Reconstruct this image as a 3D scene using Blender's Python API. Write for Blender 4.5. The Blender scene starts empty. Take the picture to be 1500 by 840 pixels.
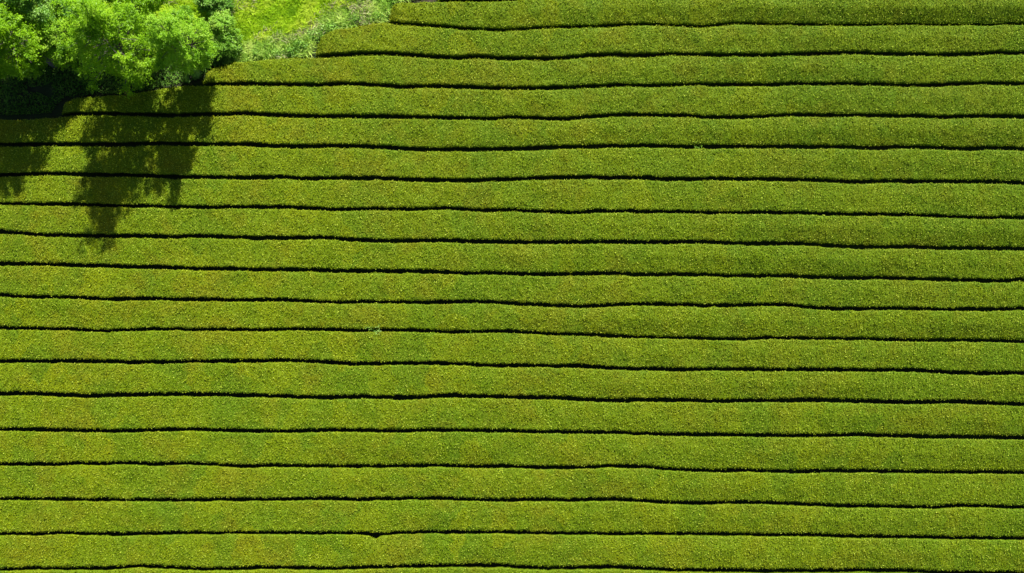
# A tea plantation seen straight down from a drone: long clipped tea hedges, a clump of trees and a
# grassy bank in the upper left corner.
import bpy, math, random
import numpy as np
from mathutils import Vector

SEED = 11
rng = np.random.default_rng(SEED)
random.seed(SEED)
scene = bpy.context.scene
COL = scene.collection

# ------------------------------------------------------------------ camera
FPX, CAM_H, TILT = 1400.0, 54.0, math.radians(2.2)
CAM_Y = -CAM_H * math.tan(TILT)
cam_data = bpy.data.cameras.new('camera')
cam_data.sensor_width = 36.0
cam_data.lens = 36.0 * FPX / 1500.0
cam_data.clip_start = 0.5
cam_data.clip_end = 3000
cam = bpy.data.objects.new('camera', cam_data)
COL.objects.link(cam)
cam.location = (0, CAM_Y, CAM_H)
cam.rotation_euler = (TILT, 0, 0)
scene.camera = cam


def ground_xy(u, v, z):
    """Survey: the place on the level z that the photograph shows at (u, v)."""
    u = np.asarray(u, float); v = np.asarray(v, float)
    dx = (u - 750.0) / FPX; dy = (420.0 - v) / FPX
    c, s = math.cos(TILT), math.sin(TILT)
    wy = dy * c + s
    wz = dy * s - c
    t = (z - CAM_H) / wz
    return dx * t, CAM_Y + wy * t


def gxy(u, v, z=0.0):
    x, y = ground_xy(u, v, z)
    return float(x), float(y)


# ------------------------------------------------------------------ noise
def vnoise(x, y, seed=0):
    """smooth 2-d value noise in 0..1"""
    x = np.asarray(x, float); y = np.asarray(y, float)
    xi = np.floor(x).astype(np.int64); yi = np.floor(y).astype(np.int64)
    fx = x - xi; fy = y - yi
    fx = fx * fx * (3 - 2 * fx); fy = fy * fy * (3 - 2 * fy)

    def h(a, b):
        n = (a * 374761393 + b * 668265263 + seed * 1442695041) & 0xffffffff
        n = ((n ^ (n >> 13)) * 1274126177) & 0xffffffff
        n = (n ^ (n >> 16)) & 0xffffffff
        return n / 4294967295.0
    a = h(xi, yi); b = h(xi + 1, yi); c = h(xi, yi + 1); d = h(xi + 1, yi + 1)
    return (a * (1 - fx) + b * fx) * (1 - fy) + (c * (1 - fx) + d * fx) * fy


# ------------------------------------------------------------------ mesh helpers
def mesh_from(name, verts, quads, attr=None, mats=(), mat_index=None, smooth=None):
    me = bpy.data.meshes.new(name)
    verts = np.asarray(verts, np.float32); quads = np.asarray(quads, np.int32)
    me.vertices.add(len(verts)); me.vertices.foreach_set('co', verts.ravel())
    k = quads.shape[1]
    me.loops.add(quads.size); me.loops.foreach_set('vertex_index', quads.ravel())
    me.polygons.add(len(quads))
    me.polygons.foreach_set('loop_start', np.arange(0, quads.size, k, dtype=np.int32))
    me.polygons.foreach_set('loop_total', np.full(len(quads), k, np.int32))
    for m in mats:
        me.materials.append(m)
    if mat_index is not None:
        me.polygons.foreach_set('material_index', np.asarray(mat_index, np.int32))
    if smooth is not None:
        me.polygons.foreach_set('use_smooth', np.asarray(smooth, bool))
    if attr is not None:
        a = me.attributes.new('leaf_random', 'FLOAT', 'FACE')
        a.data.foreach_set('value', np.asarray(attr, np.float32))
    me.update(calc_edges=True)
    return me


def link(name, me, parent=None, loc=(0, 0, 0)):
    o = bpy.data.objects.new(name, me)
    COL.objects.link(o)
    o.location = loc
    if parent is not None:
        o.parent = parent
    return o


def tag(o, label=None, category=None, group=None, kind=None):
    if label: o['label'] = label
    if category: o['category'] = category
    if group: o['group'] = group
    if kind: o['kind'] = kind
    return o


def leaf_quads(P, N, length, width, bend=0.0):
    """one four-cornered leaf at every point P, its face along N, spun at random"""
    n = len(P)
    N = N / np.linalg.norm(N, axis=1, keepdims=True)
    R = rng.normal(size=(n, 3))
    T = R - N * np.sum(R * N, axis=1, keepdims=True)
    T /= np.linalg.norm(T, axis=1, keepdims=True)
    B = np.cross(N, T)
    L = np.asarray(length).reshape(-1, 1); W = np.asarray(width).reshape(-1, 1)
    v = np.empty((n, 4, 3))
    v[:, 0] = P - T * L * .5
    v[:, 1] = P + B * W * .5 - T * L * .05 + N * bend
    v[:, 2] = P + T * L * .5
    v[:, 3] = P - B * W * .5 - T * L * .05 + N * bend
    q = np.arange(n * 4).reshape(n, 4)
    return v.reshape(-1, 3), q


# ------------------------------------------------------------------ materials
class NT:
    def __init__(self, name):
        self.m = bpy.data.materials.new(name)
        self.m.use_nodes = True
        self.t = self.m.node_tree
        self.t.nodes.clear()

    def n(self, kind, **kw):
        nd = self.t.nodes.new(kind)
        for k, v in kw.items():
            setattr(nd, k, v)
        return nd

    def l(self, a, b):
        self.t.links.new(a, b)

    def noise(self, vec, scale, detail=2, rough=.5, stretch=None):
        if stretch:
            mp = self.n('ShaderNodeMapping')
            mp.inputs['Scale'].default_value = stretch
            self.l(vec, mp.inputs['Vector']); vec = mp.outputs['Vector']
        nd = self.n('ShaderNodeTexNoise')
        nd.inputs['Scale'].default_value = scale
        nd.inputs['Detail'].default_value = detail
        nd.inputs['Roughness'].default_value = rough
        self.l(vec, nd.inputs['Vector'])
        return nd.outputs['Fac']

    def ramp(self, fac, stops):
        nd = self.n('ShaderNodeValToRGB')
        el = nd.color_ramp.elements
        while len(el) < len(stops):
            el.new(.5)
        for e, (p, c) in zip(el, stops):
            e.position = p
            e.color = (c, c, c, 1) if not hasattr(c, '__len__') else (*c, 1)
        self.l(fac, nd.inputs['Fac'])
        return nd.outputs['Color']

    def mix(self, fac, a, b, mode='MIX'):
        nd = self.n('ShaderNodeMix', data_type='RGBA', blend_type=mode)
        if hasattr(fac, 'is_linked'): self.l(fac, nd.inputs[0])
        else: nd.inputs[0].default_value = fac
        for s, i in ((a, 6), (b, 7)):
            if hasattr(s, 'is_linked'): self.l(s, nd.inputs[i])
            else: nd.inputs[i].default_value = (*s, 1)
        return nd.outputs[2]

    def leaf_shader(self, col, rough=.45, spec=.35, trans=.25, trans_tint=(1.15, 1.1, .35)):
        p = self.n('ShaderNodeBsdfPrincipled')
        p.inputs['Roughness'].default_value = rough
        p.inputs['Specular IOR Level'].default_value = spec
        self.l(col, p.inputs['Base Color'])
        out = self.n('ShaderNodeOutputMaterial')
        if trans > 0:
            tr = self.n('ShaderNodeBsdfTranslucent')
            self.l(self.mix(1.0, col, trans_tint, 'MULTIPLY'), tr.inputs['Color'])
            mx = self.n('ShaderNodeMixShader')
            mx.inputs[0].default_value = trans
            self.l(p.outputs[0], mx.inputs[1]); self.l(tr.outputs[0], mx.inputs[2])
            self.l(mx.outputs[0], out.inputs['Surface'])
        else:
            self.l(p.outputs[0], out.inputs['Surface'])
        return self.m

    def pos(self):
        return self.n('ShaderNodeNewGeometry').outputs['Position']

    def rnd(self):
        return self.n('ShaderNodeAttribute', attribute_name='leaf_random', attribute_type='GEOMETRY').outputs['Fac']


def tea_colour(t, young):
    """olive, yellow, reddish and blue-green bushes follow one another along the rows"""
    pos = t.pos()
    bush = t.n('ShaderNodeTexVoronoi', feature='F1', voronoi_dimensions='3D')
    mp = t.n('ShaderNodeMapping'); mp.inputs['Scale'].default_value = (1.0, .62, .2)
    # jitter the bush outlines
    wob = t.n('ShaderNodeTexNoise'); wob.inputs['Scale'].default_value = 2.2; t.l(pos, wob.inputs['Vector'])
    add = t.n('ShaderNodeVectorMath', operation='MULTIPLY_ADD')
    t.l(wob.outputs['Color'], add.inputs[0]); add.inputs[1].default_value = (.9, .9, 0); t.l(pos, add.inputs[2])
    t.l(add.outputs[0], mp.inputs['Vector'])
    bush.inputs['Scale'].default_value = .8
    t.l(mp.outputs['Vector'], bush.inputs['Vector'])
    sep = t.n('ShaderNodeSeparateColor'); t.l(bush.outputs['Color'], sep.inputs['Color'])
    per_bush = sep.outputs[0]; per_bush2 = sep.outputs[1]
    base = t.ramp(t.noise(pos, .16, 3, .6), [(.3, (.104, .172, .0016)), (.5, (.140, .194, .0014)), (.7, (.166, .210, .0012))])
    c = t.mix(t.ramp(per_bush, [(.0, .0), (.45, .0), (.8, .4), (1, .62)]), base, (.205, .230, .0010))
    c = t.mix(t.ramp(per_bush2, [(.0, .5), (.18, .36), (.36, .0), (1, .0)]), c, (.084, .152, .004))
    c = t.mix(t.ramp(t.noise(pos, .55, 3, .6), [(.48, 0), (.66, .6)]), c, (.185, .165, .0040))
    c = t.mix(t.ramp(t.noise(pos, .9, 2, .5, (1, 1.3, 1)), [(.52, 0), (.72, .4)]), c, (.086, .158, .004))
    # painted light falloff: leaf colour made darker and greener towards the upper right
    shade_dist = t.n('ShaderNodeVectorMath', operation='DISTANCE')
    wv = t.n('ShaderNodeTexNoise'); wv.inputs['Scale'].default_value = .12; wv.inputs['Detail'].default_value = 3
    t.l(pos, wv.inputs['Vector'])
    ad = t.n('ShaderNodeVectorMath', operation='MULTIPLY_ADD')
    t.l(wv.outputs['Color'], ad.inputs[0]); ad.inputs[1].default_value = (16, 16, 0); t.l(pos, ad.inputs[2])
    t.l(ad.outputs[0], shade_dist.inputs[0]); shade_dist.inputs[1].default_value = (42, 20, .7)
    dv = t.n('ShaderNodeMath', operation='DIVIDE'); dv.inputs[1].default_value = 60; t.l(shade_dist.outputs['Value'], dv.inputs[0])
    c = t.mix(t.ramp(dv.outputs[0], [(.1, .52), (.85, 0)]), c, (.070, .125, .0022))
    r = t.rnd()
    if young:
        c = t.mix(t.ramp(r, [(0, .9), (.3, .35), (.5, 0), (1, 0)]), c, (.030, .055, .001))
        c = t.mix(t.ramp(r, [(0, 0), (.72, 0), (.93, .5), (1, .85)]), c, (.39, .47, .055))
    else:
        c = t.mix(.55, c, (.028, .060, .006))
    return c


def make_tea(name, young):
    t = NT(name)
    return t.leaf_shader(tea_colour(t, young), rough=.6, spec=.04, trans=.25 if young else 0)


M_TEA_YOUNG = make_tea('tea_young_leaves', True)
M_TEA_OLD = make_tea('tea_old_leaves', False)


def simple_leaf(name, dark, mid, light, rough=.45, spec=.35, trans=.3, scale=.8, tint=(1.15, 1.1, .35)):
    t = NT(name)
    pos = t.pos()
    c = t.ramp(t.noise(pos, scale, 3, .6), [(.3, dark), (.5, mid), (.7, light)])
    r = t.rnd()
    c = t.mix(t.ramp(r, [(0, .6), (.3, 0), (1, 0)]), c, dark)
    c = t.mix(t.ramp(r, [(0, 0), (.7, 0), (1, .7)]), c, light)
    return t.leaf_shader(c, rough, spec, trans, tint)


M_TREE = simple_leaf('tree_leaves', (.085, .210, .003), (.200, .390, .005), (.290, .470, .022), spec=.15, trans=.5)
M_TREE2 = simple_leaf('pale_tree_leaves', (.090, .230, .006), (.210, .410, .014), (.300, .480, .040), spec=.15, trans=.5)
M_DARKTREE = simple_leaf('bluish_tree_leaves', (.055, .160, .012), (.120, .270, .024), (.230, .390, .070), spec=.2, trans=.4)
M_SHRUB = simple_leaf('pale_shrub_leaves', (.095, .230, .012), (.210, .400, .030), (.380, .540, .090), spec=.2, trans=.42)
M_WEED = simple_leaf('weed_leaves', (.070, .185, .012), (.170, .340, .040), (.320, .480, .110), spec=.2, trans=.35, scale=1.5)
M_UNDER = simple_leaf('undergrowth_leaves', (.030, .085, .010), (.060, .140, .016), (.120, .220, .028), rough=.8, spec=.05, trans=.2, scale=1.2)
M_MEADOW = simple_leaf('meadow_grass', (.130, .290, .006), (.340, .520, .015), (.560, .640, .080), rough=.6, spec=.1, trans=.42, scale=.7)
M_VERGE = simple_leaf('verge_grass', (.120, .270, .018), (.270, .440, .055), (.500, .600, .160), rough=.6, spec=.15, trans=.35, scale=1.1)
M_STRAW = simple_leaf('dry_grass', (.20, .20, .08), (.30, .29, .13), (.42, .39, .22), rough=.6, trans=.2, scale=1.5, tint=(1, .95, .7))
M_DEAD = simple_leaf('dead_leaves', (.10, .035, .012), (.20, .075, .025), (.30, .13, .05), rough=.7, trans=.1, scale=3, tint=(1, .9, .7))


def bark_material():
    t = NT('bark')
    pos = t.pos()
    c = t.ramp(t.noise(pos, 9, 5, .65, (1, 1, .25)), [(.3, (.030, .026, .018)), (.7, (.095, .085, .060))])
    p = t.n('ShaderNodeBsdfPrincipled'); p.inputs['Roughness'].default_value = .85
    t.l(c, p.inputs['Base Color'])
    o = t.n('ShaderNodeOutputMaterial'); t.l(p.outputs[0], o.inputs[0])
    return t.m


M_BARK = bark_material()


def soil_material():
    t = NT('soil')
    pos = t.pos()
    c = t.ramp(t.noise(pos, 1.6, 6, .65), [(.3, (.014, .012, .007)), (.55, (.028, .024, .014)), (.75, (.055, .045, .030))])
    moss = t.ramp(t.noise(pos, .5, 4, .6), [(.35, 0), (.55, .9)])
    c = t.mix(moss, c, (.020, .036, .010))
    # rough pasture beyond the tea field
    ln = t.n('ShaderNodeVectorMath', operation='LENGTH'); t.l(pos, ln.inputs[0])
    mr = t.n('ShaderNodeMapRange'); mr.inputs['From Min'].default_value = 38; mr.inputs['From Max'].default_value = 46
    t.l(ln.outputs['Value'], mr.inputs['Value'])
    grass = t.ramp(t.noise(pos, .35, 6, .65), [(.3, (.045, .085, .010)), (.55, (.080, .130, .014)), (.75, (.120, .150, .030))])
    c = t.mix(mr.outputs['Result'], c, grass)
    p = t.n('ShaderNodeBsdfPrincipled'); p.inputs['Roughness'].default_value = .9
    p.inputs['Specular IOR Level'].default_value = .15
    t.l(c, p.inputs['Base Color'])
    b = t.n('ShaderNodeBump'); b.inputs['Strength'].default_value = .6; b.inputs['Distance'].default_value = .05
    t.l(t.noise(pos, 7, 5, .6), b.inputs['Height']); t.l(b.outputs[0], p.inputs['Normal'])
    o = t.n('ShaderNodeOutputMaterial'); t.l(p.outputs[0], o.inputs[0])
    return t.m


M_SOIL = soil_material()


def turf_material():
    t = NT('turf')
    pos = t.pos()
    c = t.ramp(t.noise(pos, 1.3, 5, .65), [(.3, (.090, .200, .003)), (.55, (.180, .300, .004)), (.75, (.260, .340, .012))])
    p = t.n('ShaderNodeBsdfPrincipled'); p.inputs['Roughness'].default_value = .8
    p.inputs['Specular IOR Level'].default_value = .15
    t.l(c, p.inputs['Base Color'])
    o = t.n('ShaderNodeOutputMaterial'); t.l(p.outputs[0], o.inputs[0])
    return t.m


M_TURF = turf_material()

# ------------------------------------------------------------------ ground
def ground_sheet():
    xs = np.concatenate([np.linspace(-900, -50, 8), np.linspace(-46, 46, 93), np.linspace(50, 900, 8)])
    ys = np.concatenate([np.linspace(-900, -34, 8), np.linspace(-30, 30, 61), np.linspace(34, 900, 8)])
    X, Y = np.meshgrid(xs, ys)
    near = (np.abs(X) < 46) & (np.abs(Y) < 30)
    Z = np.where(near, (vnoise(X * .9, Y * .9, 3) - .5) * .06, 0)
    v = np.stack([X, Y, Z], -1).reshape(-1, 3)
    nx, ny = len(xs), len(ys)
    i = np.arange(nx * ny).reshape(ny, nx)
    q = np.stack([i[:-1, :-1], i[:-1, 1:], i[1:, 1:], i[1:, :-1]], -1).reshape(-1, 4)
    me = mesh_from('ground', v, q, mats=[M_SOIL], smooth=np.ones(len(q), bool))
    return tag(link('ground', me), kind='structure')


ground_sheet()

# ------------------------------------------------------------------ the gaps between the rows, surveyed
# each gap: list of (tile column, [(x, y) in quarter pixels of that tile]); tile rows start at 0, 210, 420, 630
def gap(row, *cols):
    pts = []
    for c, lst in cols:
        for x, y in lst:
            pts.append((375 * c + x / 4.0, 210 * row + y / 4.0))
    pts.sort()
    return pts


GAPS = [
    [(572, 2), (640, .5), (750, -1), (850, -6), (1050, -8), (1250, -9), (1500, -8)],
    gap(0, (1, [(765,122),(830,138),(1040,150),(1200,165),(1380,173),(1490,173)]),
        (2, [(0,171),(200,158),(450,153),(750,140),(900,142),(1060,152),(1150,150),(1300,133),(1400,133),(1490,138)]),
        (3, [(0,138),(250,140),(550,144),(750,138),(850,136),(1000,142),(1150,138),(1300,140),(1500,135)])),
    gap(0, (1, [(340,325),(480,322),(620,312),(760,313),(900,322),(1050,332),(1190,340),(1290,333),(1490,341)]),
        (2, [(0,342),(200,343),(300,338),(450,325),(600,320),(720,324),(840,322),(930,314),(1100,320),(1490,322)]),
        (3, [(0,323),(150,315),(350,312),(580,306),(650,314),(950,316),(1040,322),(1250,312),(1350,308),(1500,308)])),
    gap(0, (0, [(1110,492),(1300,493),(1490,490)]),
        (1, [(0,491),(180,495),(350,497),(480,490),(640,494),(850,508),(1050,504),(1250,510),(1400,518),(1490,516)]),
        (2, [(0,518),(200,516),(450,507),(640,496),(800,500),(1000,494),(1300,494),(1490,495)]),
        (3, [(0,494),(160,487),(350,490),(600,490),(800,498),(950,500),(1100,494),(1270,485),(1500,490)])),
    gap(0, (0, [(0,690),(160,688),(320,680),(420,668),(620,665),(850,672),(1000,676),(1150,670),(1300,672),(1380,665),(1490,667)]),
        (1, [(0,668),(250,680),(450,682),(620,682),(850,684),(1050,689),(1200,692),(1350,694),(1490,687)]),
        (2, [(0,686),(150,692),(280,697),(400,688),(580,676),(700,673),(850,674),(1020,676),(1150,688),(1300,686),(1490,682)]),
        (3, [(0,680),(150,672),(350,676),(550,674),(700,678),(900,680),(1040,686),(1250,680),(1500,682)])),
    gap(1, (0, [(0,8),(400,5),(650,8),(880,0),(1100,4),(1300,7),(1490,6)]),
        (1, [(0,8),(120,16),(280,20),(400,15),(550,16),(700,22),(850,30),(1000,36),(1200,36),(1380,34),(1490,33)]),
        (2, [(0,32),(200,24),(400,20),(600,14),(800,13),(1000,20),(1250,18),(1490,20)]),
        (3, [(0,20),(250,20),(450,20),(600,28),(800,20),(1000,26),(1150,32),(1300,26),(1500,30)])),
    gap(1, (0, [(0,186),(200,180),(400,180),(600,186),(800,188),(1000,196),(1200,200),(1490,202)]),
        (1, [(0,201),(150,197),(250,206),(350,208),(450,203),(700,204),(900,213),(1100,217),(1300,217),(1490,211)]),
        (2, [(0,210),(200,204),(420,200),(600,203),(750,200),(870,210),(1100,210),(1250,206),(1490,211)]),
        (3, [(0,212),(200,212),(350,220),(500,228),(620,222),(720,218),(850,224),(1000,222),(1200,225),(1400,227),(1500,232)])),
    gap(1, (0, [(0,354),(200,356),(450,358),(700,366),(900,370),(1200,376),(1490,374)]),
        (1, [(0,374),(150,374),(300,380),(420,388),(550,388),(700,382),(850,385),(950,388),(1100,380),(1250,388),(1380,394),(1490,391)]),
        (2, [(0,390),(150,398),(300,406),(420,404),(500,397),(650,398),(800,400),(1000,402),(1200,408),(1350,406),(1490,405)]),
        (3, [(0,406),(200,410),(350,414),(600,416),(750,418),(950,424),(1150,432),(1500,437)])),
    gap(1, (0, [(0,517),(100,524),(200,535),(320,540),(600,543),(900,546),(1030,550),(1150,544),(1300,550),(1490,555)]),
        (1, [(0,556),(200,555),(380,552),(520,562),(650,570),(800,574),(950,570),(1100,568),(1250,575),(1490,580)]),
        (2, [(0,580),(250,580),(500,578),(700,580),(900,580),(1100,576),(1250,584),(1400,588),(1490,586)]),
        (3, [(0,586),(200,588),(350,598),(550,608),(700,608),(820,605),(1000,612),(1300,616),(1500,618)])),
    gap(1, (0, [(0,706),(250,710),(550,718),(800,724),(1000,728),(1150,736),(1350,736),(1490,740)]),
        (1, [(0,740),(250,740),(400,746),(700,750),(1000,752),(1200,760),(1490,762)]),
        (2, [(0,762),(150,770),(300,768),(450,764),(600,764),(750,770),(1050,768),(1200,774),(1400,778),(1490,776)]),
        (3, [(0,776),(250,782),(450,790),(700,790),(950,796),(1150,804),(1350,806),(1500,800)])),
    gap(2, (0, [(0,52),(200,61),(450,63),(550,72),(700,74),(900,70),(1050,76),(1250,78),(1490,79)]),
        (1, [(0,80),(180,77),(300,86),(480,92),(600,88),(800,92),(1000,92),(1250,88),(1400,94),(1490,98)]),
        (2, [(0,98),(130,105),(250,112),(400,116),(500,112),(620,104),(850,102),(1050,110),(1300,112),(1490,105)]),
        (3, [(0,103),(130,108),(250,124),(400,130),(600,130),(800,126),(1000,135),(1200,134),(1500,130)])),
    gap(2, (0, [(0,242),(200,246),(400,250),(550,258),(780,255),(950,248),(1150,252),(1490,253)]),
        (1, [(0,254),(200,250),(450,252),(620,258),(700,254),(850,256),(1000,258),(1130,266),(1300,264),(1490,263)]),
        (2, [(0,265),(150,270),(250,280),(450,280),(600,290),(850,298),(1050,302),(1200,306),(1350,308),(1490,300)]),
        (3, [(0,299),(200,302),(400,306),(600,306),(750,314),(1000,314),(1200,316),(1500,322)])),
    gap(2, (0, [(0,438),(250,438),(500,436),(750,444),(950,444),(1150,438),(1490,436)]),
        (1, [(0,436),(180,432),(350,438),(550,452),(700,452),(850,450),(1100,450),(1250,455),(1400,465),(1490,463)]),
        (2, [(0,462),(250,465),(400,466),(550,476),(700,482),(900,485),(1050,488),(1200,482),(1490,487)]),
        (3, [(0,488),(300,486),(600,492),(800,488),(950,498),(1200,508),(1500,508)])),
    gap(2, (0, [(0,628),(180,626),(350,634),(500,642),(620,638),(750,633),(1000,632),(1250,632),(1490,639)]),
        (1, [(0,640),(200,644),(350,650),(650,646),(820,652),(1000,646),(1130,638),(1300,644),(1490,648)]),
        (2, [(0,648),(300,654),(450,662),(600,670),(750,664),(1000,665),(1200,672),(1490,668)]),
        (3, [(0,668),(300,666),(550,673),(850,678),(1100,674),(1300,683),(1500,690)])),
    gap(3, (0, [(0,-3),(350,1),(650,6),(900,1),(1080,-4),(1300,1),(1490,6)]),
        (1, [(0,8),(250,6),(450,0),(850,6),(1050,2),(1490,6)]),
        (2, [(0,7),(250,13),(550,14),(750,22),(1000,28),(1490,32)]),
        (3, [(0,33),(300,34),(500,28),(700,34),(900,40),(1200,44),(1500,46)])),
    gap(3, (0, [(0,200),(200,202),(350,202),(450,194),(580,200),(740,192),(900,200),(1100,194),(1250,202),(1400,212),(1490,211)]),
        (1, [(0,212),(100,207),(250,212),(600,214),(850,214),(1050,208),(1250,216),(1490,213)]),
        (2, [(0,215),(200,222),(400,220),(560,213),(750,216),(900,228),(1050,238),(1200,242),(1350,238),(1490,242)]),
        (3, [(0,244),(200,246),(350,242),(600,244),(800,245),(1100,250),(1300,248),(1500,252)])),
    gap(3, (0, [(0,402),(250,406),(500,408),(800,410),(1100,410),(1350,406),(1490,408)]),
        (1, [(0,408),(250,405),(450,402),(600,408),(800,402),(1000,402),(1200,406),(1400,412),(1490,412)]),
        (2, [(0,412),(180,406),(350,412),(600,408),(750,414),(900,426),(1050,432),(1250,426),(1490,429)]),
        (3, [(0,428),(100,432),(250,440),(450,447),(700,450),(950,455),(1120,443),(1300,448),(1500,456)])),
    gap(3, (0, [(0,610),(200,610),(350,603),(550,610),(780,612),(1000,604),(1200,604),(1490,602)]),
        (1, [(0,602),(300,604),(500,604),(640,607),(700,614),(780,608),(920,600),(1200,602),(1490,600)]),
        (2, [(0,602),(250,607),(450,608),(650,610),(900,610),(1100,612),(1490,617)]),
        (3, [(0,616),(250,618),(500,627),(800,628),(1000,632),(1250,636),(1500,637)])),
    gap(3, (0, [(0,818),(200,812),(450,812),(650,810),(850,798),(1050,808),(1200,818),(1490,811)]),
        (1, [(0,808),(250,810),(450,815),(650,805),(900,800),(1200,795),(1490,798)]),
        (2, [(0,804),(200,812),(450,808),(600,804),(800,815),(1000,824),(1300,826),(1490,829)]),
        (3, [(0,830),(300,828),(550,826),(850,828),(1000,838),(1500,845)])),
]
GAP_W = [5.0, 5.4, 6.4, 6.0, 6.0, 6.4, 6.0, 5.0, 5.8, 5.6, 5.0, 4.6, 5.4, 5.8, 5.2, 4.8, 5.0, 4.8, 5.4]
U_MIN, U_MAX = -170.0, 1670.0
US = np.arange(U_MIN, U_MAX + .1, 3.0)


def smooth_line(pts):
    p = np.array(pts, float)
    v = np.interp(US, p[:, 0], p[:, 1])
    k = np.array([1, 2, 3, 2, 1], float); k /= k.sum()
    vp = np.pad(v, 2, mode='edge')
    return np.convolve(vp, k, 'valid')


LINES = [smooth_line(g) for g in GAPS]
# gaps beyond the edges of the photograph
LINES = [LINES[0] - 43 + 2 * np.sin(US / 150)] + LINES + [LINES[-1] + 49 + 1.5 * np.sin(US / 170), LINES[-1] + 98 + 2 * np.sin(US / 130)]
WIDTHS = [5.5] + GAP_W + [5.5, 5.5]

# hand-surveyed upper edges where a row runs out along the bank: (u, v) left of the traced gap
ENDS = {
    0: dict(start=640, top=None),
    1: dict(start=568, top=[(568, 24), (571, 12), (577, 5), (590, 4)]),
    2: dict(start=459, top=[(459, 76), (463, 63), (472, 52), (484, 45.5), (515, 40), (545, 35.5), (562, 33)]),
    3: dict(start=290, top=[(290, 118), (300, 107), (312, 100), (330, 95), (352, 91), (380, 88), (420, 86.5), (452, 85)]),
    4: dict(start=84, top=[(84, 164), (90, 152), (110, 144), (150, 141), (190, 139), (220, 133), (250, 128), (270, 126)]),
}
H_EDGE = 0.74


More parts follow.
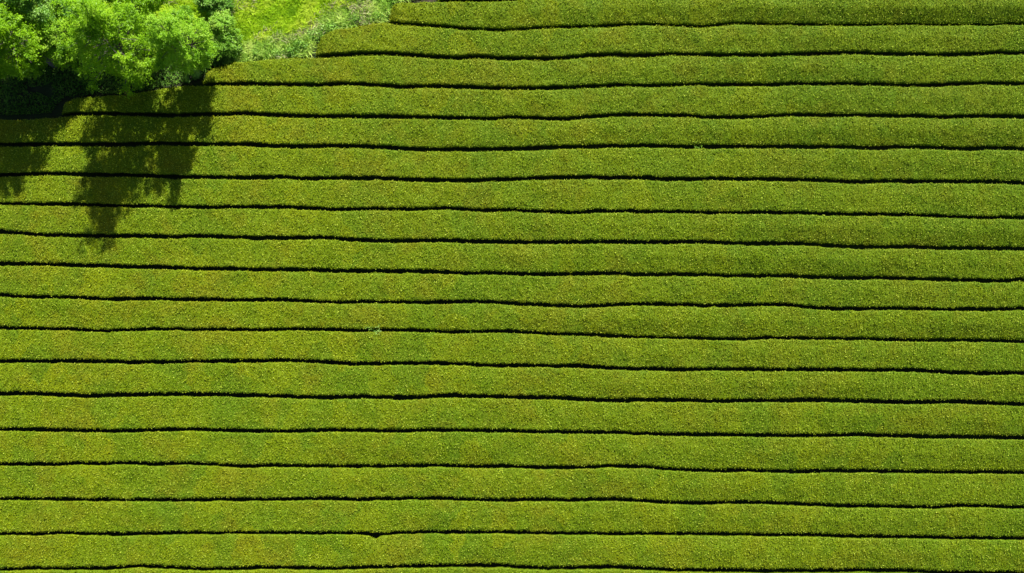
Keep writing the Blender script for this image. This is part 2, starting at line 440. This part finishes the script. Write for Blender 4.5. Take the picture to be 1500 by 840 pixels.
def build_hedge(i, label):
    """one clipped row of tea between gap i and gap i + 1"""
    e = ENDS.get(i, {})
    u0 = e.get('start', U_MIN)
    u = US[US >= u0]
    top = (LINES[i] + WIDTHS[i] * .5)[US >= u0]
    bot = (LINES[i + 1] - WIDTHS[i + 1] * .5)[US >= u0]
    if e.get('top'):
        tp = np.array(e['top'])
        inner = u < tp[-1, 0]
        top = np.where(inner, np.interp(u, tp[:, 0], tp[:, 1]), top)
    # resample along the row
    xn, yn = ground_xy(u, top, H_EDGE)
    xs_, ys_ = ground_xy(u, bot, H_EDGE)
    x0, x1 = max(xn[0], xs_[0]), min(xn[-1], xs_[-1])
    X = np.arange(x0, x1, .10)
    YN = np.interp(X, xn, yn); YS = np.interp(X, xs_, ys_)
    # ragged edges
    YN = YN - .018 + (vnoise(X * 1.6, X * 0 + i * 7.3, 5) - .5) * .05 + (vnoise(X * 5, X * 0 + i * 3.1, 6) - .5) * .05
    YS = YS + .020 + (vnoise(X * 1.6, X * 0 + i * 9.1, 7) - .5) * .05 + (vnoise(X * 5, X * 0 + i * 4.7, 8) - .5) * .06
    if i == 18:                                             # the bite out of its upper edge
        nx = gxy(549, 784, H_EDGE)[0]
        YN = YN - .17 * np.exp(-((X - nx) / .22) ** 2)
    Wd = np.maximum(YN - YS, .12)
    endf = np.ones_like(X)
    if u0 > U_MIN:
        endf = np.clip((X - x0) / .5, 0.12, 1) ** .5
    gable = .02 + .17 * np.clip((X + 14) / 40, 0, 1) * (.4 + 1.2 * vnoise(X * .12, X * 0 + i * 5.7, 9))
    # some rows were cut in two passes with a sharper ridge
    gable = gable * {1: 1.5, 5: 1.25, 8: 1.25, 9: 1.5, 11: 1.7, 15: 1.2}.get(i, .85)
    if i == 15:
        gable = gable + .10 * np.exp(-((X + 6.5) / 5.5) ** 4)

    def height(Xa, t, Wa, ea, ga):
        """t runs 0 (south edge) .. 1 (north edge)"""
        d = np.minimum(t, 1 - t) * Wa                       # distance to the nearest edge
        rim = 1 - np.exp(-d / .02)
        south = np.clip((.55 - t) / .55, 0, 1)
        north = np.clip((t - .62) / .38, 0, 1)
        h = H_EDGE + .035 * rim - ga * 1.0 * south - .02 * north ** 1.6
        return h * ea
    nt = 15
    T = np.array([0, .02, .05, .10, .18, .28, .40, .52, .62, .72, .82, .90, .95, .98, 1.0])
    rows = []
    prof = [(-1, .00, .06), (-1, .00, .42)]               # skirt below the south edge
    G = lambda a: np.repeat(a[:, None], nt, 1)
    Z = height(G(X), T[None, :], G(Wd), G(endf), G(gable))
    Yt = YS[:, None] + (YN - YS)[:, None] * T[None, :]
    Xt = G(X)
    Z = Z + (vnoise(Xt * 1.1, Yt * 1.1, 21) - .5) * .085 + (vnoise(Xt * 4, Yt * 4, 22) - .5) * .055
    sk = .10 * endf
    XS = np.concatenate([X[:, None], X[:, None], Xt, X[:, None], X[:, None]], 1)
    YY = np.concatenate([(YS + sk)[:, None], (YS + .02 + .03 * vnoise(X * 3, X * 0 + i, 31))[:, None], Yt,
                         (YN - .02 - .03 * vnoise(X * 3, X * 0 + i, 32))[:, None], (YN - sk)[:, None]], 1)
    ZZ = np.concatenate([np.zeros((len(X), 1)) + .01, (.42 * endf)[:, None], Z, (.42 * endf)[:, None], np.zeros((len(X), 1)) + .01], 1)
    m = YY.shape[1]
    body_v = np.stack([XS, YY, ZZ], -1).reshape(-1, 3)
    idx = np.arange(len(X) * m).reshape(len(X), m)
    body_q = np.stack([idx[:-1, :-1], idx[1:, :-1], idx[1:, 1:], idx[:-1, 1:]], -1).reshape(-1, 4)
    capv = []
    # closing caps at both ends
    caps = []
    for r in (0, len(X) - 1):
        for j in range(m // 2):
            a, b, c, d = idx[r, j], idx[r, j + 1], idx[r, m - 2 - j], idx[r, m - 1 - j]
            if j + 1 < m - 2 - j:
                caps.append((a, b, c, d) if r == 0 else (d, c, b, a))
    body_q = np.concatenate([body_q, np.array(caps)], 0)

    # young shoots over the top
    hx, hy = gxy(560, 719, H_EDGE)
    area = float(np.sum(Wd) * .10)
    n = int(area * LEAF_DENSITY)
    k = rng.choice(len(X) - 1, n, p=(Wd[:-1] / Wd[:-1].sum()))
    fr = rng.random(n)
    xx = X[k] + fr * .10
    lerp = lambda a: a[k] * (1 - fr) + a[k + 1] * fr
    ys, yn, wd, ef, ga = lerp(YS), lerp(YN), lerp(Wd), lerp(endf), lerp(gable)
    ov = .004 / wd
    tt = rng.random(n) * (1 + 2 * ov) - ov
    tc = np.clip(tt, 0, 1)
    yy = ys + (yn - ys) * tt
    zz = height(xx, tc, wd, ef, ga) + (vnoise(xx * 1.1, yy * 1.1, 21) - .5) * .085 + (vnoise(xx * 4, yy * 4, 22) - .5) * .055
    eps = .02
    h1 = height(xx, np.clip(tc + eps, 0, 1), wd, ef, ga); h0 = height(xx, np.clip(tc - eps, 0, 1), wd, ef, ga)
    slope = np.clip((h1 - h0) / (2 * eps * wd), -.45, .45)
    N = np.stack([np.zeros(n), -slope, np.ones(n)], 1)
    N /= np.linalg.norm(N, axis=1, keepdims=True)
    lift = rng.random(n) ** 1.5 * .10 * ef
    tall = rng.random(n) < .007
    lift = np.where(tall, lift + .05, lift)
    P = np.stack([xx, yy, zz], 1) + N * lift[:, None]
    if i == 16:                                             # a missing tuft
        gone = np.exp(-(((xx - hx) / .10) ** 2 + ((yy - hy) / .09) ** 2))
        P[:, 2] -= .30 * gone
        body_v[:, 2] -= np.where(body_v[:, 2] > .5, .34, 0) * np.exp(-(((body_v[:, 0] - hx) / .12) ** 2 + ((body_v[:, 1] - hy) / .12) ** 2))
    N2 = N + rng.normal(size=(n, 3)) * .56
    N2[:, 2] = np.abs(N2[:, 2]) + .1
    L = rng.uniform(.045, .092, n); W = L * rng.uniform(.42, .62, n)
    v1, q1 = leaf_quads(P, N2, L, W, .004)
    r1 = np.clip(rng.random(n), 0, 1)
    # older leaves down both flanks
    ns = int((x1 - x0) * 2 * .45 * 170)
    k = rng.integers(0, len(X) - 1, ns); side = rng.random(ns) < .5
    z = rng.uniform(.15, H_EDGE, ns)
    ef = endf[k]
    y = np.where(side, YN[k] - .01, YS[k] + .01) - np.where(side, 1, -1) * (H_EDGE - z) * .09
    P = np.stack([X[k] + rng.random(ns) * .1, y + rng.normal(size=ns) * .02, z * ef], 1)
    N3 = np.stack([rng.normal(size=ns) * .5, np.where(side, 1., -1.), rng.uniform(.1, 1.1, ns)], 1)
    L = rng.uniform(.06, .10, ns)
    v2, q2 = leaf_quads(P, N3, L, L * .5, .004)
    nb = len(body_v)
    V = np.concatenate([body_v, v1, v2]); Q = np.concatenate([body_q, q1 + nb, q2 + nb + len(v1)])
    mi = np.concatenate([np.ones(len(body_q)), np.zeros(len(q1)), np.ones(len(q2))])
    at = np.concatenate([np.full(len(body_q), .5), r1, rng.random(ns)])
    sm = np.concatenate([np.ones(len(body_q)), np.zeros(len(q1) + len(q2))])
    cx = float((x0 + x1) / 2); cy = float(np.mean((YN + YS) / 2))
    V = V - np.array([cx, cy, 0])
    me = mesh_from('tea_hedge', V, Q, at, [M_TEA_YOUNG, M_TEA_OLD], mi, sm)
    o = link('tea_hedge', me, loc=(cx, cy, 0))
    return tag(o, label, 'tea hedge', 'clipped rows of tea bushes')


LEAF_DENSITY = 500
ROW_LABELS = {
    0: 'clipped tea row beyond the top edge, above the topmost dark gap',
    1: 'topmost full tea row, shortest of all, its left end meeting the pale verge grass',
    2: 'tea row with a blunt rounded left tip against the grassy bank, second from the top',
    3: 'tea row with long left end tapering to a point beside a dark shrub',
    4: 'tea row whose left end dies out in deep tree shade, just below the trees',
    5: 'fifth tea row from the top, uppermost one to reach the left edge, mostly tree-shaded there',
    6: 'sixth tea row from the top, with tree shadow broken by one sunlit strip at left',
    7: 'seventh tea row from the top, with separate finger shadows right of the main tree shadow',
    8: 'eighth tea row from the top, crossed by one single broad block of tree shadow',
    9: 'ninth tea row from the top, where the forked tip of the tree shadow ends',
    10: 'sunlit tea row directly under the one that holds the shadow tip, free of tree shadow',
    11: 'tea row with a tall dark green weed poking from its lower edge left of centre',
    12: 'tea row immediately below the tall dark green weed, eighth up from the bottom edge',
    13: 'sunny tea row in the lower half, seventh up from the bottom edge',
    14: 'sunny tea row in the lower half, sixth up from the bottom edge',
    15: 'tea row fifth up from the bottom, its lower half shaded duller than its upper half',
    16: 'tea row fourth up from the bottom, with a tiny dark hole near its lower edge',
    17: 'tea row above the notched gap, third up from the bottom edge',
    18: 'lowest complete tea row, with a small dark notch bitten from its upper edge',
    19: 'tea row cut off by the bottom edge of the photo, only its upper rim visible',
    20: 'tea row wholly beyond the bottom edge, below the cut-off row',
}
for i in range(len(LINES) - 1):
    build_hedge(i, ROW_LABELS[i])

# ------------------------------------------------------------------ weeds growing out of the gaps
def leafy_plant(name, x, y, z0, h, rad, nst, nleaf, L, mat, stem_mat):
    """a few stems with leaves set along them, as one mesh"""
    VS, QS, MI, AT = [], [], [], []
    off = 0
    for s in range(nst):
        a = rng.uniform(0, 2 * math.pi)
        tip = np.array([math.cos(a) * rad * rng.uniform(.3, 1), math.sin(a) * rad * rng.uniform(.3, 1), h * rng.uniform(.7, 1)])
        base = np.array([math.cos(a) * .03, math.sin(a) * .03, 0])
        pts = [base + (tip - base) * t + np.array([0, 0, .25 * h * t * (1 - t)]) for t in np.linspace(0, 1, 5)]
        ring = []
        for j, p in enumerate(pts):
            r = .012 * (1 - .7 * j / 4)
            for q in range(4):
                ring.append(p + np.array([math.cos(q * math.pi / 2) * r, math.sin(q * math.pi / 2) * r, 0]))
        fq = []
        for j in range(4):
            for q in range(4):
                fq.append((j * 4 + q, j * 4 + (q + 1) % 4, j * 4 + 4 + (q + 1) % 4, j * 4 + 4 + q))
        VS.append(np.array(ring)); QS.append(np.array(fq) + off); MI += [1] * len(fq); AT += [.5] * len(fq); off += len(ring)
        t = rng.uniform(.35, 1.0, nleaf)
        P = base + (tip - base) * t[:, None] + np.stack([np.zeros(nleaf), np.zeros(nleaf), .25 * h * t * (1 - t)], 1) + rng.normal(size=(nleaf, 3)) * L * .5
        N = rng.normal(size=(nleaf, 3)) * .5 + np.array([0, 0, 1])
        ll = rng.uniform(.7, 1.2, nleaf) * L
        v, q = leaf_quads(P, N, ll, ll * .5, .005)
        VS.append(v); QS.append(q + off); MI += [0] * nleaf; AT += list(rng.random(nleaf)); off += len(v)
    me = mesh_from(name, np.concatenate(VS), np.concatenate(QS), AT, [mat, stem_mat], MI)
    return link(name, me, loc=(x, y, z0))


x, y = gxy(551, 481, .2)
tag(leafy_plant('weed', x, y,   .01, 1.02, .42, 9, 12, .11, M_WEED, M_WEED), 'tall dark green weed in the dark gap left of the photo centre', 'weed', 'weeds in the gaps')
x, y = gxy(693, 486, .2)
tag(leafy_plant('weed', x, y, .01, .72, .40, 7, 9, .08, M_SHRUB, M_WEED), 'low sparse weed in the same dark gap, right of the tall dark green weed', 'weed', 'weeds in the gaps')
x, y = gxy(1018, 215, .2)
tag(leafy_plant('weed', x, y, .01, .80, .35, 6, 9, .08, M_SHRUB, M_WEED), 'small pale weed in a dark gap of the upper right', 'weed', 'weeds in the gaps')

# ------------------------------------------------------------------ grass bank
def inside(poly, x, y):
    c = np.zeros(len(x), bool)
    n = len(poly)
    for i in range(n):
        x0, y0 = poly[i]; x1, y1 = poly[(i + 1) % n]
        if y0 == y1:
            continue
        cond = ((y0 > y) != (y1 > y)) & (x < (x1 - x0) * (y - y0) / (y1 - y0) + x0)
        c ^= cond
    return c


def region(pix, z=.2):
    return [gxy(u, v, z) for u, v in pix]


def scatter(poly, density):
    p = np.array(poly)
    lo, hi = p.min(0), p.max(0)
    n = int((hi[0] - lo[0]) * (hi[1] - lo[1]) * density)
    x = rng.uniform(lo[0], hi[0], n); y = rng.uniform(lo[1], hi[1], n)
    k = inside(poly, x, y)
    return x[k], y[k]


MEADOW_TOP = 9.0


def blades(x, y, z, length, width, lean, spread, up=.5):
    """narrow bent grass blades: two quads each, leaning along lean"""
    n = len(x)
    D = np.stack([rng.normal(size=n) * spread + lean[0], rng.normal(size=n) * spread + lean[1], np.full(n, up) * rng.uniform(.5, 1.2, n)], 1)
    D /= np.linalg.norm(D, axis=1, keepdims=True)
    S = np.cross(D, rng.normal(size=(n, 3))); S /= np.linalg.norm(S, axis=1, keepdims=True)
    P = np.stack([x, y, z], 1)
    L = length[:, None]; W = width[:, None]
    M = P + D * L * .55
    Dn = D.copy(); Dn[:, 2] -= .7; Dn /= np.linalg.norm(Dn, axis=1, keepdims=True)
    E = M + Dn * L * .5
    v = np.stack([P - S * W * .4, P + S * W * .4, M + S * W * .5, M - S * W * .5, E + S * W * .12, E - S * W * .12], 1).reshape(-1, 3)
    b = np.arange(n)[:, None] * 6
    q = np.concatenate([b + np.array([[0, 1, 2, 3]]), b + np.array([[3, 2, 4, 5]])], 0)
    return v, q


def bank_z(x, y):
    return .05 + .25 * vnoise(x * .5, y * .5, 41) + .06 * vnoise(x * 2, y * 2, 42)


# turf sheet under the grass, real bumps
TURF_PIX = [(318, 100), (345, 86), (400, 84), (455, 78), (470, 48), (520, 37), (560, 28), (571, 6), (576, -14), (640, -30), (760, -50), (760, -230), (-200, -230), (-200, 20), (150, 40), (280, 70)]
tp = region(TURF_PIX, .1)
xs = np.arange(min(p[0] for p in tp), max(p[0] for p in tp), .2); ys = np.arange(min(p[1] for p in tp), max(p[1] for p in tp), .2)
GX, GY = np.meshgrid(xs, ys)
ins = inside(tp, GX.ravel(), GY.ravel()).reshape(GX.shape)
idx = np.arange(GX.size).reshape(GX.shape)
qk = ins[:-1, :-1] & ins[1:, :-1] & ins[:-1, 1:] & ins[1:, 1:]
qq = np.stack([idx[:-1, :-1], idx[:-1, 1:], idx[1:, 1:], idx[1:, :-1]], -1)[qk]
vv = np.stack([GX.ravel(), GY.ravel(), bank_z(GX.ravel(), GY.ravel())], 1)
used = np.unique(qq); remap = np.full(len(vv), -1); remap[used] = np.arange(len(used))
tag(link('grass_bank', mesh_from('grass_bank', vv[used], remap[qq], mats=[M_TURF], smooth=np.ones(len(qq), bool))), kind='structure')

MEADOW_PIX = [(335, 66), (352, 66), (380, 61), (420, 52), (452, 38), (480, 20), (505, 10), (540, 1), (600, -40), (700, -80), (700, -200), (150, -200), (150, -10), (270, 10), (310, 40)]
x, y = scatter(region(MEADOW_PIX), 620)
n = len(x)
strk = vnoise((x * .8 + y * .6) * .45, (y * .8 - x * .6) * 2.4, 53)
clump = .5 * vnoise(x * 1.4, y * 1.4, 51) + .5 * strk
v, q = blades(x, y, bank_z(x, y), rng.uniform(.18, .42, n) * (.6 + .9 * clump), rng.uniform(.018, .035, n), (.55, .45), .55)
r = np.clip(rng.random(n) * .7 + .9 * (clump - .35), 0, 1)
tag(link('meadow_grass', mesh_from('meadow_grass', v, q, np.tile(r, 2), [M_MEADOW, M_STRAW], np.tile(((strk > .62) & (rng.random(n) < .28)).astype(int), 2))), 'bright yellow-green meadow grass at the top beside the trees', 'grass', kind='stuff')

VERGE_PIX = [(322, 98), (335, 66), (352, 64), (380, 60), (420, 50), (452, 37), (480, 18), (505, 9), (540, 0), (600, -30), (640, -30), (600, 0), (576, 4), (568, 22), (562, 32), (520, 38), (480, 45), (464, 54), (457, 72), (456, 82), (420, 85), (380, 87), (345, 92)]
x, y = scatter(region(VERGE_PIX), 620)
n = len(x)
clump = vnoise(x * 1.8, y * 1.8, 61)
v, q = blades(x, y, bank_z(x, y), rng.uniform(.18, .45, n) * (.6 + .9 * clump), rng.uniform(.018, .034, n), (.15, .1), .7)
dry = (vnoise(x * .7, y * 1.1, 63) > .68) & (rng.random(n) < .5)
tag(link('verge_grass', mesh_from('verge_grass', v, q, np.tile(np.clip(rng.random(n) * .7 + .4 * clump, 0, 1), 2), [M_VERGE, M_STRAW], np.tile(dry.astype(int), 2))),
    'greyish taller grass with dry straw between meadow and hedge ends', 'grass', kind='stuff')

# weedy tussocks along the row ends
TUSS = [(404, 77, .34, 'grey-green weed tussock at the middle of the verge above the tapering row'),
        (440, 66, .32, 'dark weed tussock on the verge left of the rounded row tip'),
        (462, 50, .38, 'dark bushy tussock touching the upper left of the rounded row tip'),
        (481, 41, .45, 'dark bushy tussock on the upper side of the rounded row tip'),
        (520, 27, .32, 'grey-green tussock halfway along the verge between the two upper row tips'),
        (556, 24, .50, 'dark upright tussock beside the left end of the topmost dark gap'),
        (375, 79, .36, 'broad green tussock on the verge near the pale shrub'),
        (425, 76, .35, 'small green tussock on the verge over the third row')]
for u, vpx, rad, lab in TUSS:
    x, y = gxy(u, vpx, .3)
    n = 380
    a = rng.uniform(0, 2 * math.pi, n); rr = rad * np.sqrt(rng.random(n)) * 1.2
    px = np.cos(a) * rr * 1.25; py = np.sin(a) * rr * .8
    pz = np.full(n, .02)
    P = np.stack([px, py, pz + rng.random(n) * .5 * np.clip(1 - rr / (rad * 1.4), .15, 1)], 1)
    N = rng.normal(size=(n, 3)) * .6 + np.stack([px * 1.2, py * 1.2, np.full(n, .8)], 1)
    L = rng.uniform(.08, .17, n)
    v, q = leaf_quads(P, N, L, L * .42, .01)
    me = mesh_from('weed_tussock', v, q, rng.random(n), [M_WEED])
    tag(link('weed_tussock', me, loc=(x, y, .12)), lab, 'tussock', 'tussocks along the verge')

# undergrowth in the tree shade
UNDER_PIX = [(-170, 165), (-170, 20), (150, 30), (290, 70), (330, 92), (305, 104), (288, 118), (262, 124), (225, 130), (190, 136), (140, 138), (100, 142), (82, 154), (76, 166), (0, 170)]
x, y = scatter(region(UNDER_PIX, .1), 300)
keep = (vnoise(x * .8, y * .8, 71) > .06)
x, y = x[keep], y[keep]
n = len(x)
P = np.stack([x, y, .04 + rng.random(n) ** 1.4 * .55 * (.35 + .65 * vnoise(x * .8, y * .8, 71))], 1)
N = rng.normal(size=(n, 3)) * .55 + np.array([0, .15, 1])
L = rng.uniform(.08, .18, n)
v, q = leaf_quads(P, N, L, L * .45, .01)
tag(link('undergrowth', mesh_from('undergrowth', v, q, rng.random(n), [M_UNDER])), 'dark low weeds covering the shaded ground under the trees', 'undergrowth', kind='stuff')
x, y = gxy(186, 139, .2)
tag(leafy_plant('dead_plant', x, y, .02, .55, .28, 7, 14, .10, M_DEAD, M_BARK), 'small reddish-brown dead plant on bare shaded earth below the trees', 'plant')

# ------------------------------------------------------------------ trees
def tube(pts, rad, sides=8):
    pts = np.array(pts); n = len(pts)
    V = []
    for i in range(n):
        d = pts[min(i + 1, n - 1)] - pts[max(i - 1, 0)]
        d = d / (np.linalg.norm(d) + 1e-9)
        a = np.array([0, 0, 1.]) if abs(d[2]) < .9 else np.array([1., 0, 0])
        s = np.cross(d, a); s /= np.linalg.norm(s); t = np.cross(d, s)
        for k in range(sides):
            an = 2 * math.pi * k / sides
            V.append(pts[i] + (s * math.cos(an) + t * math.sin(an)) * rad[i])
    Q = []
    for i in range(n - 1):
        for k in range(sides):
            Q.append((i * sides + k, i * sides + (k + 1) % sides, (i + 1) * sides + (k + 1) % sides, (i + 1) * sides + k))
    return np.array(V), np.array(Q)


def bezier(a, b, c, n):
    t = np.linspace(0, 1, n)[:, None]
    return a * (1 - t) ** 2 + b * 2 * t * (1 - t) + c * t * t


def build_tree(name, base, height, rad, low, lean, mat, label, nclump=60, leaves=520, clump_r=.62, leaf=.13, cat='tree', spires=(), fill=.75, name_part='crown'):
    """trunk with limbs; crown of leaf sprays carried at the limb ends"""
    root = bpy.data.objects.new(name, None)
    COL.objects.link(root); root.location = (base[0], base[1], 0)
    root.empty_display_size = .5
    tag(root, label, cat)
    lean = np.array([lean[0], lean[1], 0.])
    # crown sprays: points in an egg, more of them near its surface
    C = []
    tries = 0
    while len(C) < nclump and tries < 5000:
        tries += 1
        d = rng.normal(size=3); d /= np.linalg.norm(d)
        r = rng.uniform(.35, 1.0) ** fill
        zc = (height + low) / 2; hz = (height - low) / 2
        # narrower towards the top
        p = np.array([d[0] * rad * r, d[1] * rad * r, d[2] * hz * r])
        f = 1 - .45 * max(0, p[2] / hz)
        p[:2] *= f
        p[:2] *= .75 + .5 * vnoise(np.array([math.atan2(d[1], d[0]) * 1.6 + base[0]]), np.array([p[2] * .5]), 81)[0]
        q = p + np.array([0, 0, zc])
        if all(np.linalg.norm(q - c) > clump_r * .55 for c in C):
            C.append(q)
    for sx, sy, sz in spires:
        for k in range(8):
            t = k / 7
            C.append(np.array([sx * (.55 + .45 * t), sy * (.55 + .45 * t), height * .72 + (sz - .3 - height * .72) * t]) + rng.normal(size=3) * .16)
    C = np.array(C)
    C = C + lean[None] * (C[:, 2:3] / height)
    # trunk and limbs
    top = np.array([lean[0] * .8, lean[1] * .8, height * .82])
    mid = np.array([lean[0] * .25 + rng.normal() * .15, lean[1] * .25 + rng.normal() * .15, height * .42])
    tr = bezier(np.zeros(3), mid, top, 12)
    r0 = .018 * height + .05
    Vt, Qt = tube(tr, np.linspace(r0, r0 * .18, 12) * np.array([1.35] + [1.] * 11), 10)
    VS, QS, off = [Vt], [Qt], len(Vt)
    for c in C:
        tz = np.clip((c[2] - .35 * np.linalg.norm(c[:2] - lean[:2] * c[2] / height)) / (height * .82), .08, .97)
        j = tz * 11; j0 = int(j); s = tr[j0] + (tr[min(j0 + 1, 11)] - tr[j0]) * (j - j0)
        ctrl = (s + c) / 2 + np.array([rng.normal() * .1, rng.normal() * .1, .18 * np.linalg.norm(c - s)])
        rb = r0 * (1 - .8 * tz) * .42
        v, q = tube(bezier(s, ctrl, c, 6), np.linspace(rb, .012, 6), 5)
        VS.append(v); QS.append(q + off); off += len(v)
    me = mesh_from('trunk', np.concatenate(VS), np.concatenate(QS), mats=[M_BARK], smooth=np.ones(sum(len(q) for q in QS), bool))
    link('trunk', me, root)
    # leaf sprays
    PS, NS, LS, RS = [], [], [], []
    for c in C:
        n = int(leaves * rng.uniform(.6, 1.3))
        cr = clump_r * rng.uniform(.7, 1.25)
        # each spray is several drooping twigs fanning outwards from its limb end
        nt_ = 9
        out = c - np.array([lean[0] * c[2] / height, lean[1] * c[2] / height, (height + low) / 2])
        out = out / (np.linalg.norm(out) + 1e-6)
        tw = rng.normal(size=(nt_, 3)) + out * .7 + np.array([0, 0, .25])
        tw /= np.linalg.norm(tw, axis=1, keepdims=True)
        k = rng.integers(0, nt_, n)
        t = rng.random(n) ** .7
        p = c + tw[k] * (t * cr)[:, None] + rng.normal(size=(n, 3)) * cr * np.array([.15, .15, .11]) - np.stack([np.zeros(n), np.zeros(n), (t * cr) ** 2 * .25], 1)
        nn = rng.normal(size=(n, 3)) * .45 + np.array([0, .22, .9]) + tw[k] * .25
        PS.append(p); NS.append(nn)
        LS.append(rng.uniform(.7, 1.25, n) * leaf)
        RS.append(np.clip(rng.random(n) * .6 + rng.uniform(0, .4), 0, 1))
    P = np.concatenate(PS); N = np.concatenate(NS); L = np.concatenate(LS)
    P[:, 2] = np.maximum(P[:, 2], .1)
    v, q = leaf_quads(P, N, L, L * .42, .008)
    me = mesh_from(name_part, v, q, np.concatenate(RS), [mat])
    link(name_part, me, root)
    return root


def at(u, v):
    return gxy(u, v, 0)


# three bright trees in front, darker ones behind
build_tree('broadleaf_tree', at(218, 97), 8.5, 2.45, 1.3, (.1, .1), M_TREE, 'tallest bright green tree, middle of the three front crowns, casting the long shadow', 165, 205, .50, .115,
           spires=((-.4, .2, 10.1), (.8, .1, 10.3), (.1, .4, 9.2), (-.1, -.4, 9.2), (.6, .1, 9.4)))
build_tree('broadleaf_tree', at(300, 91), 7.2, 1.5, 1.2, (.1, -.1), M_TREE2, 'light green tree right of the tallest crown, next to the pale shrub', 110, 250, .44, .115,
           spires=((.5, -.2, 7.9), (-.3, .2, 7.6)))
build_tree('broadleaf_tree', at(80, 95), 7.2, 1.75, 1.0, (-.2, .1), M_TREE, 'bright green tree at the left edge, leftmost of the three front crowns', 110, 320, .46, .115,
           spires=((-.6, .2, 7.7), (.3, 0, 7.6)))
build_tree('broadleaf_tree', at(24, 96), 7.6, 1.7, 1.2, (0, .2), M_TREE, 'bright green tree cut by the left edge of the photo', 100, 310, .46, .115)
build_tree('dark_tree', at(100, 22), 6.0, 2.4, 1.0, (0, 0), M_DARKTREE, 'dark bluish-green tree in the top left corner behind the bright crowns', 70, 480, .62, .13)
build_tree('broadleaf_tree', at(30, 18), 6.4, 2.3, 1.0, (0, 0), M_TREE2, 'pale green tree in the extreme top left corner behind the nearer crowns', 60, 480, .62, .12)
build_tree('broadleaf_tree', at(222, 10), 6.5, 2.2, 1.0, (0, 0), M_TREE, 'bright tree at the top edge behind the tallest crown', 55, 480, .62, .12)
build_tree('low_tree', at(128, 72), 4.4, 1.6, .8, (0, 0), M_TREE2, 'low light green tree filling the dip between the two left front crowns', 90, 320, .46, .115)
build_tree('dark_bush', at(316, 8), 2.0, .8, .2, (0, 0), M_DARKTREE, 'deep green bush at the top edge between the light tree and the meadow', 30, 420, .42, .13, cat='bush')
build_tree('shrub', at(334, 70), 1.5, .75, .2, (0, 0), M_SHRUB, 'pale grey-green shrub at the foot of the bank, right of the trees', 30, 380, .38, .11, cat='shrub', name_part='foliage')
build_tree('shrub', at(334, 46), 1.9, .8, .2, (0, 0), M_SHRUB, 'pale shrub between the dark green bush and the lower pale shrub', 28, 380, .38, .11, cat='shrub', name_part='foliage')
build_tree('shrub', at(320, 90), .9, .34, .1, (0, 0), M_UNDER, 'small dark round shrub at the left tip of the tapering tea row', 14, 220, .22, .08, cat='shrub', name_part='foliage')
build_tree('shrub', at(286, 108), 1.0, .5, .1, (0, 0), M_WEED, 'dull olive shrub in half shade left of the tapering row tip', 14, 220, .26, .09, cat='shrub', name_part='foliage')

# ------------------------------------------------------------------ daylight
EL, AZ = math.radians(40), math.radians(15)
sun = bpy.data.lights.new('sun', 'SUN')
sun.energy = 5.0
sun.angle = math.radians(.53)
sun.color = (1.0, .955, .88)
so = bpy.data.objects.new('sun', sun)
COL.objects.link(so)
d = Vector((-math.sin(AZ) * math.cos(EL), -math.cos(AZ) * math.cos(EL), -math.sin(EL)))
so.rotation_euler = d.to_track_quat('-Z', 'Y').to_euler()
so.location = (10, 30, 60)
w = bpy.data.worlds.new('World')
scene.world = w
w.use_nodes = True
nt = w.node_tree
nt.nodes.clear()
sky = nt.nodes.new('ShaderNodeTexSky'); sky.sky_type = 'NISHITA'
sky.sun_disc = False; sky.sun_elevation = EL; sky.sun_rotation = AZ
bg = nt.nodes.new('ShaderNodeBackground'); bg.inputs['Strength'].default_value = .062
wo = nt.nodes.new('ShaderNodeOutputWorld')
nt.links.new(sky.outputs[0], bg.inputs[0]); nt.links.new(bg.outputs[0], wo.inputs[0])
vs = scene.view_settings
vs.view_transform = 'Standard'; vs.look = 'None'; vs.gamma = 1; vs.exposure = 1.38
vs.use_curve_mapping = False
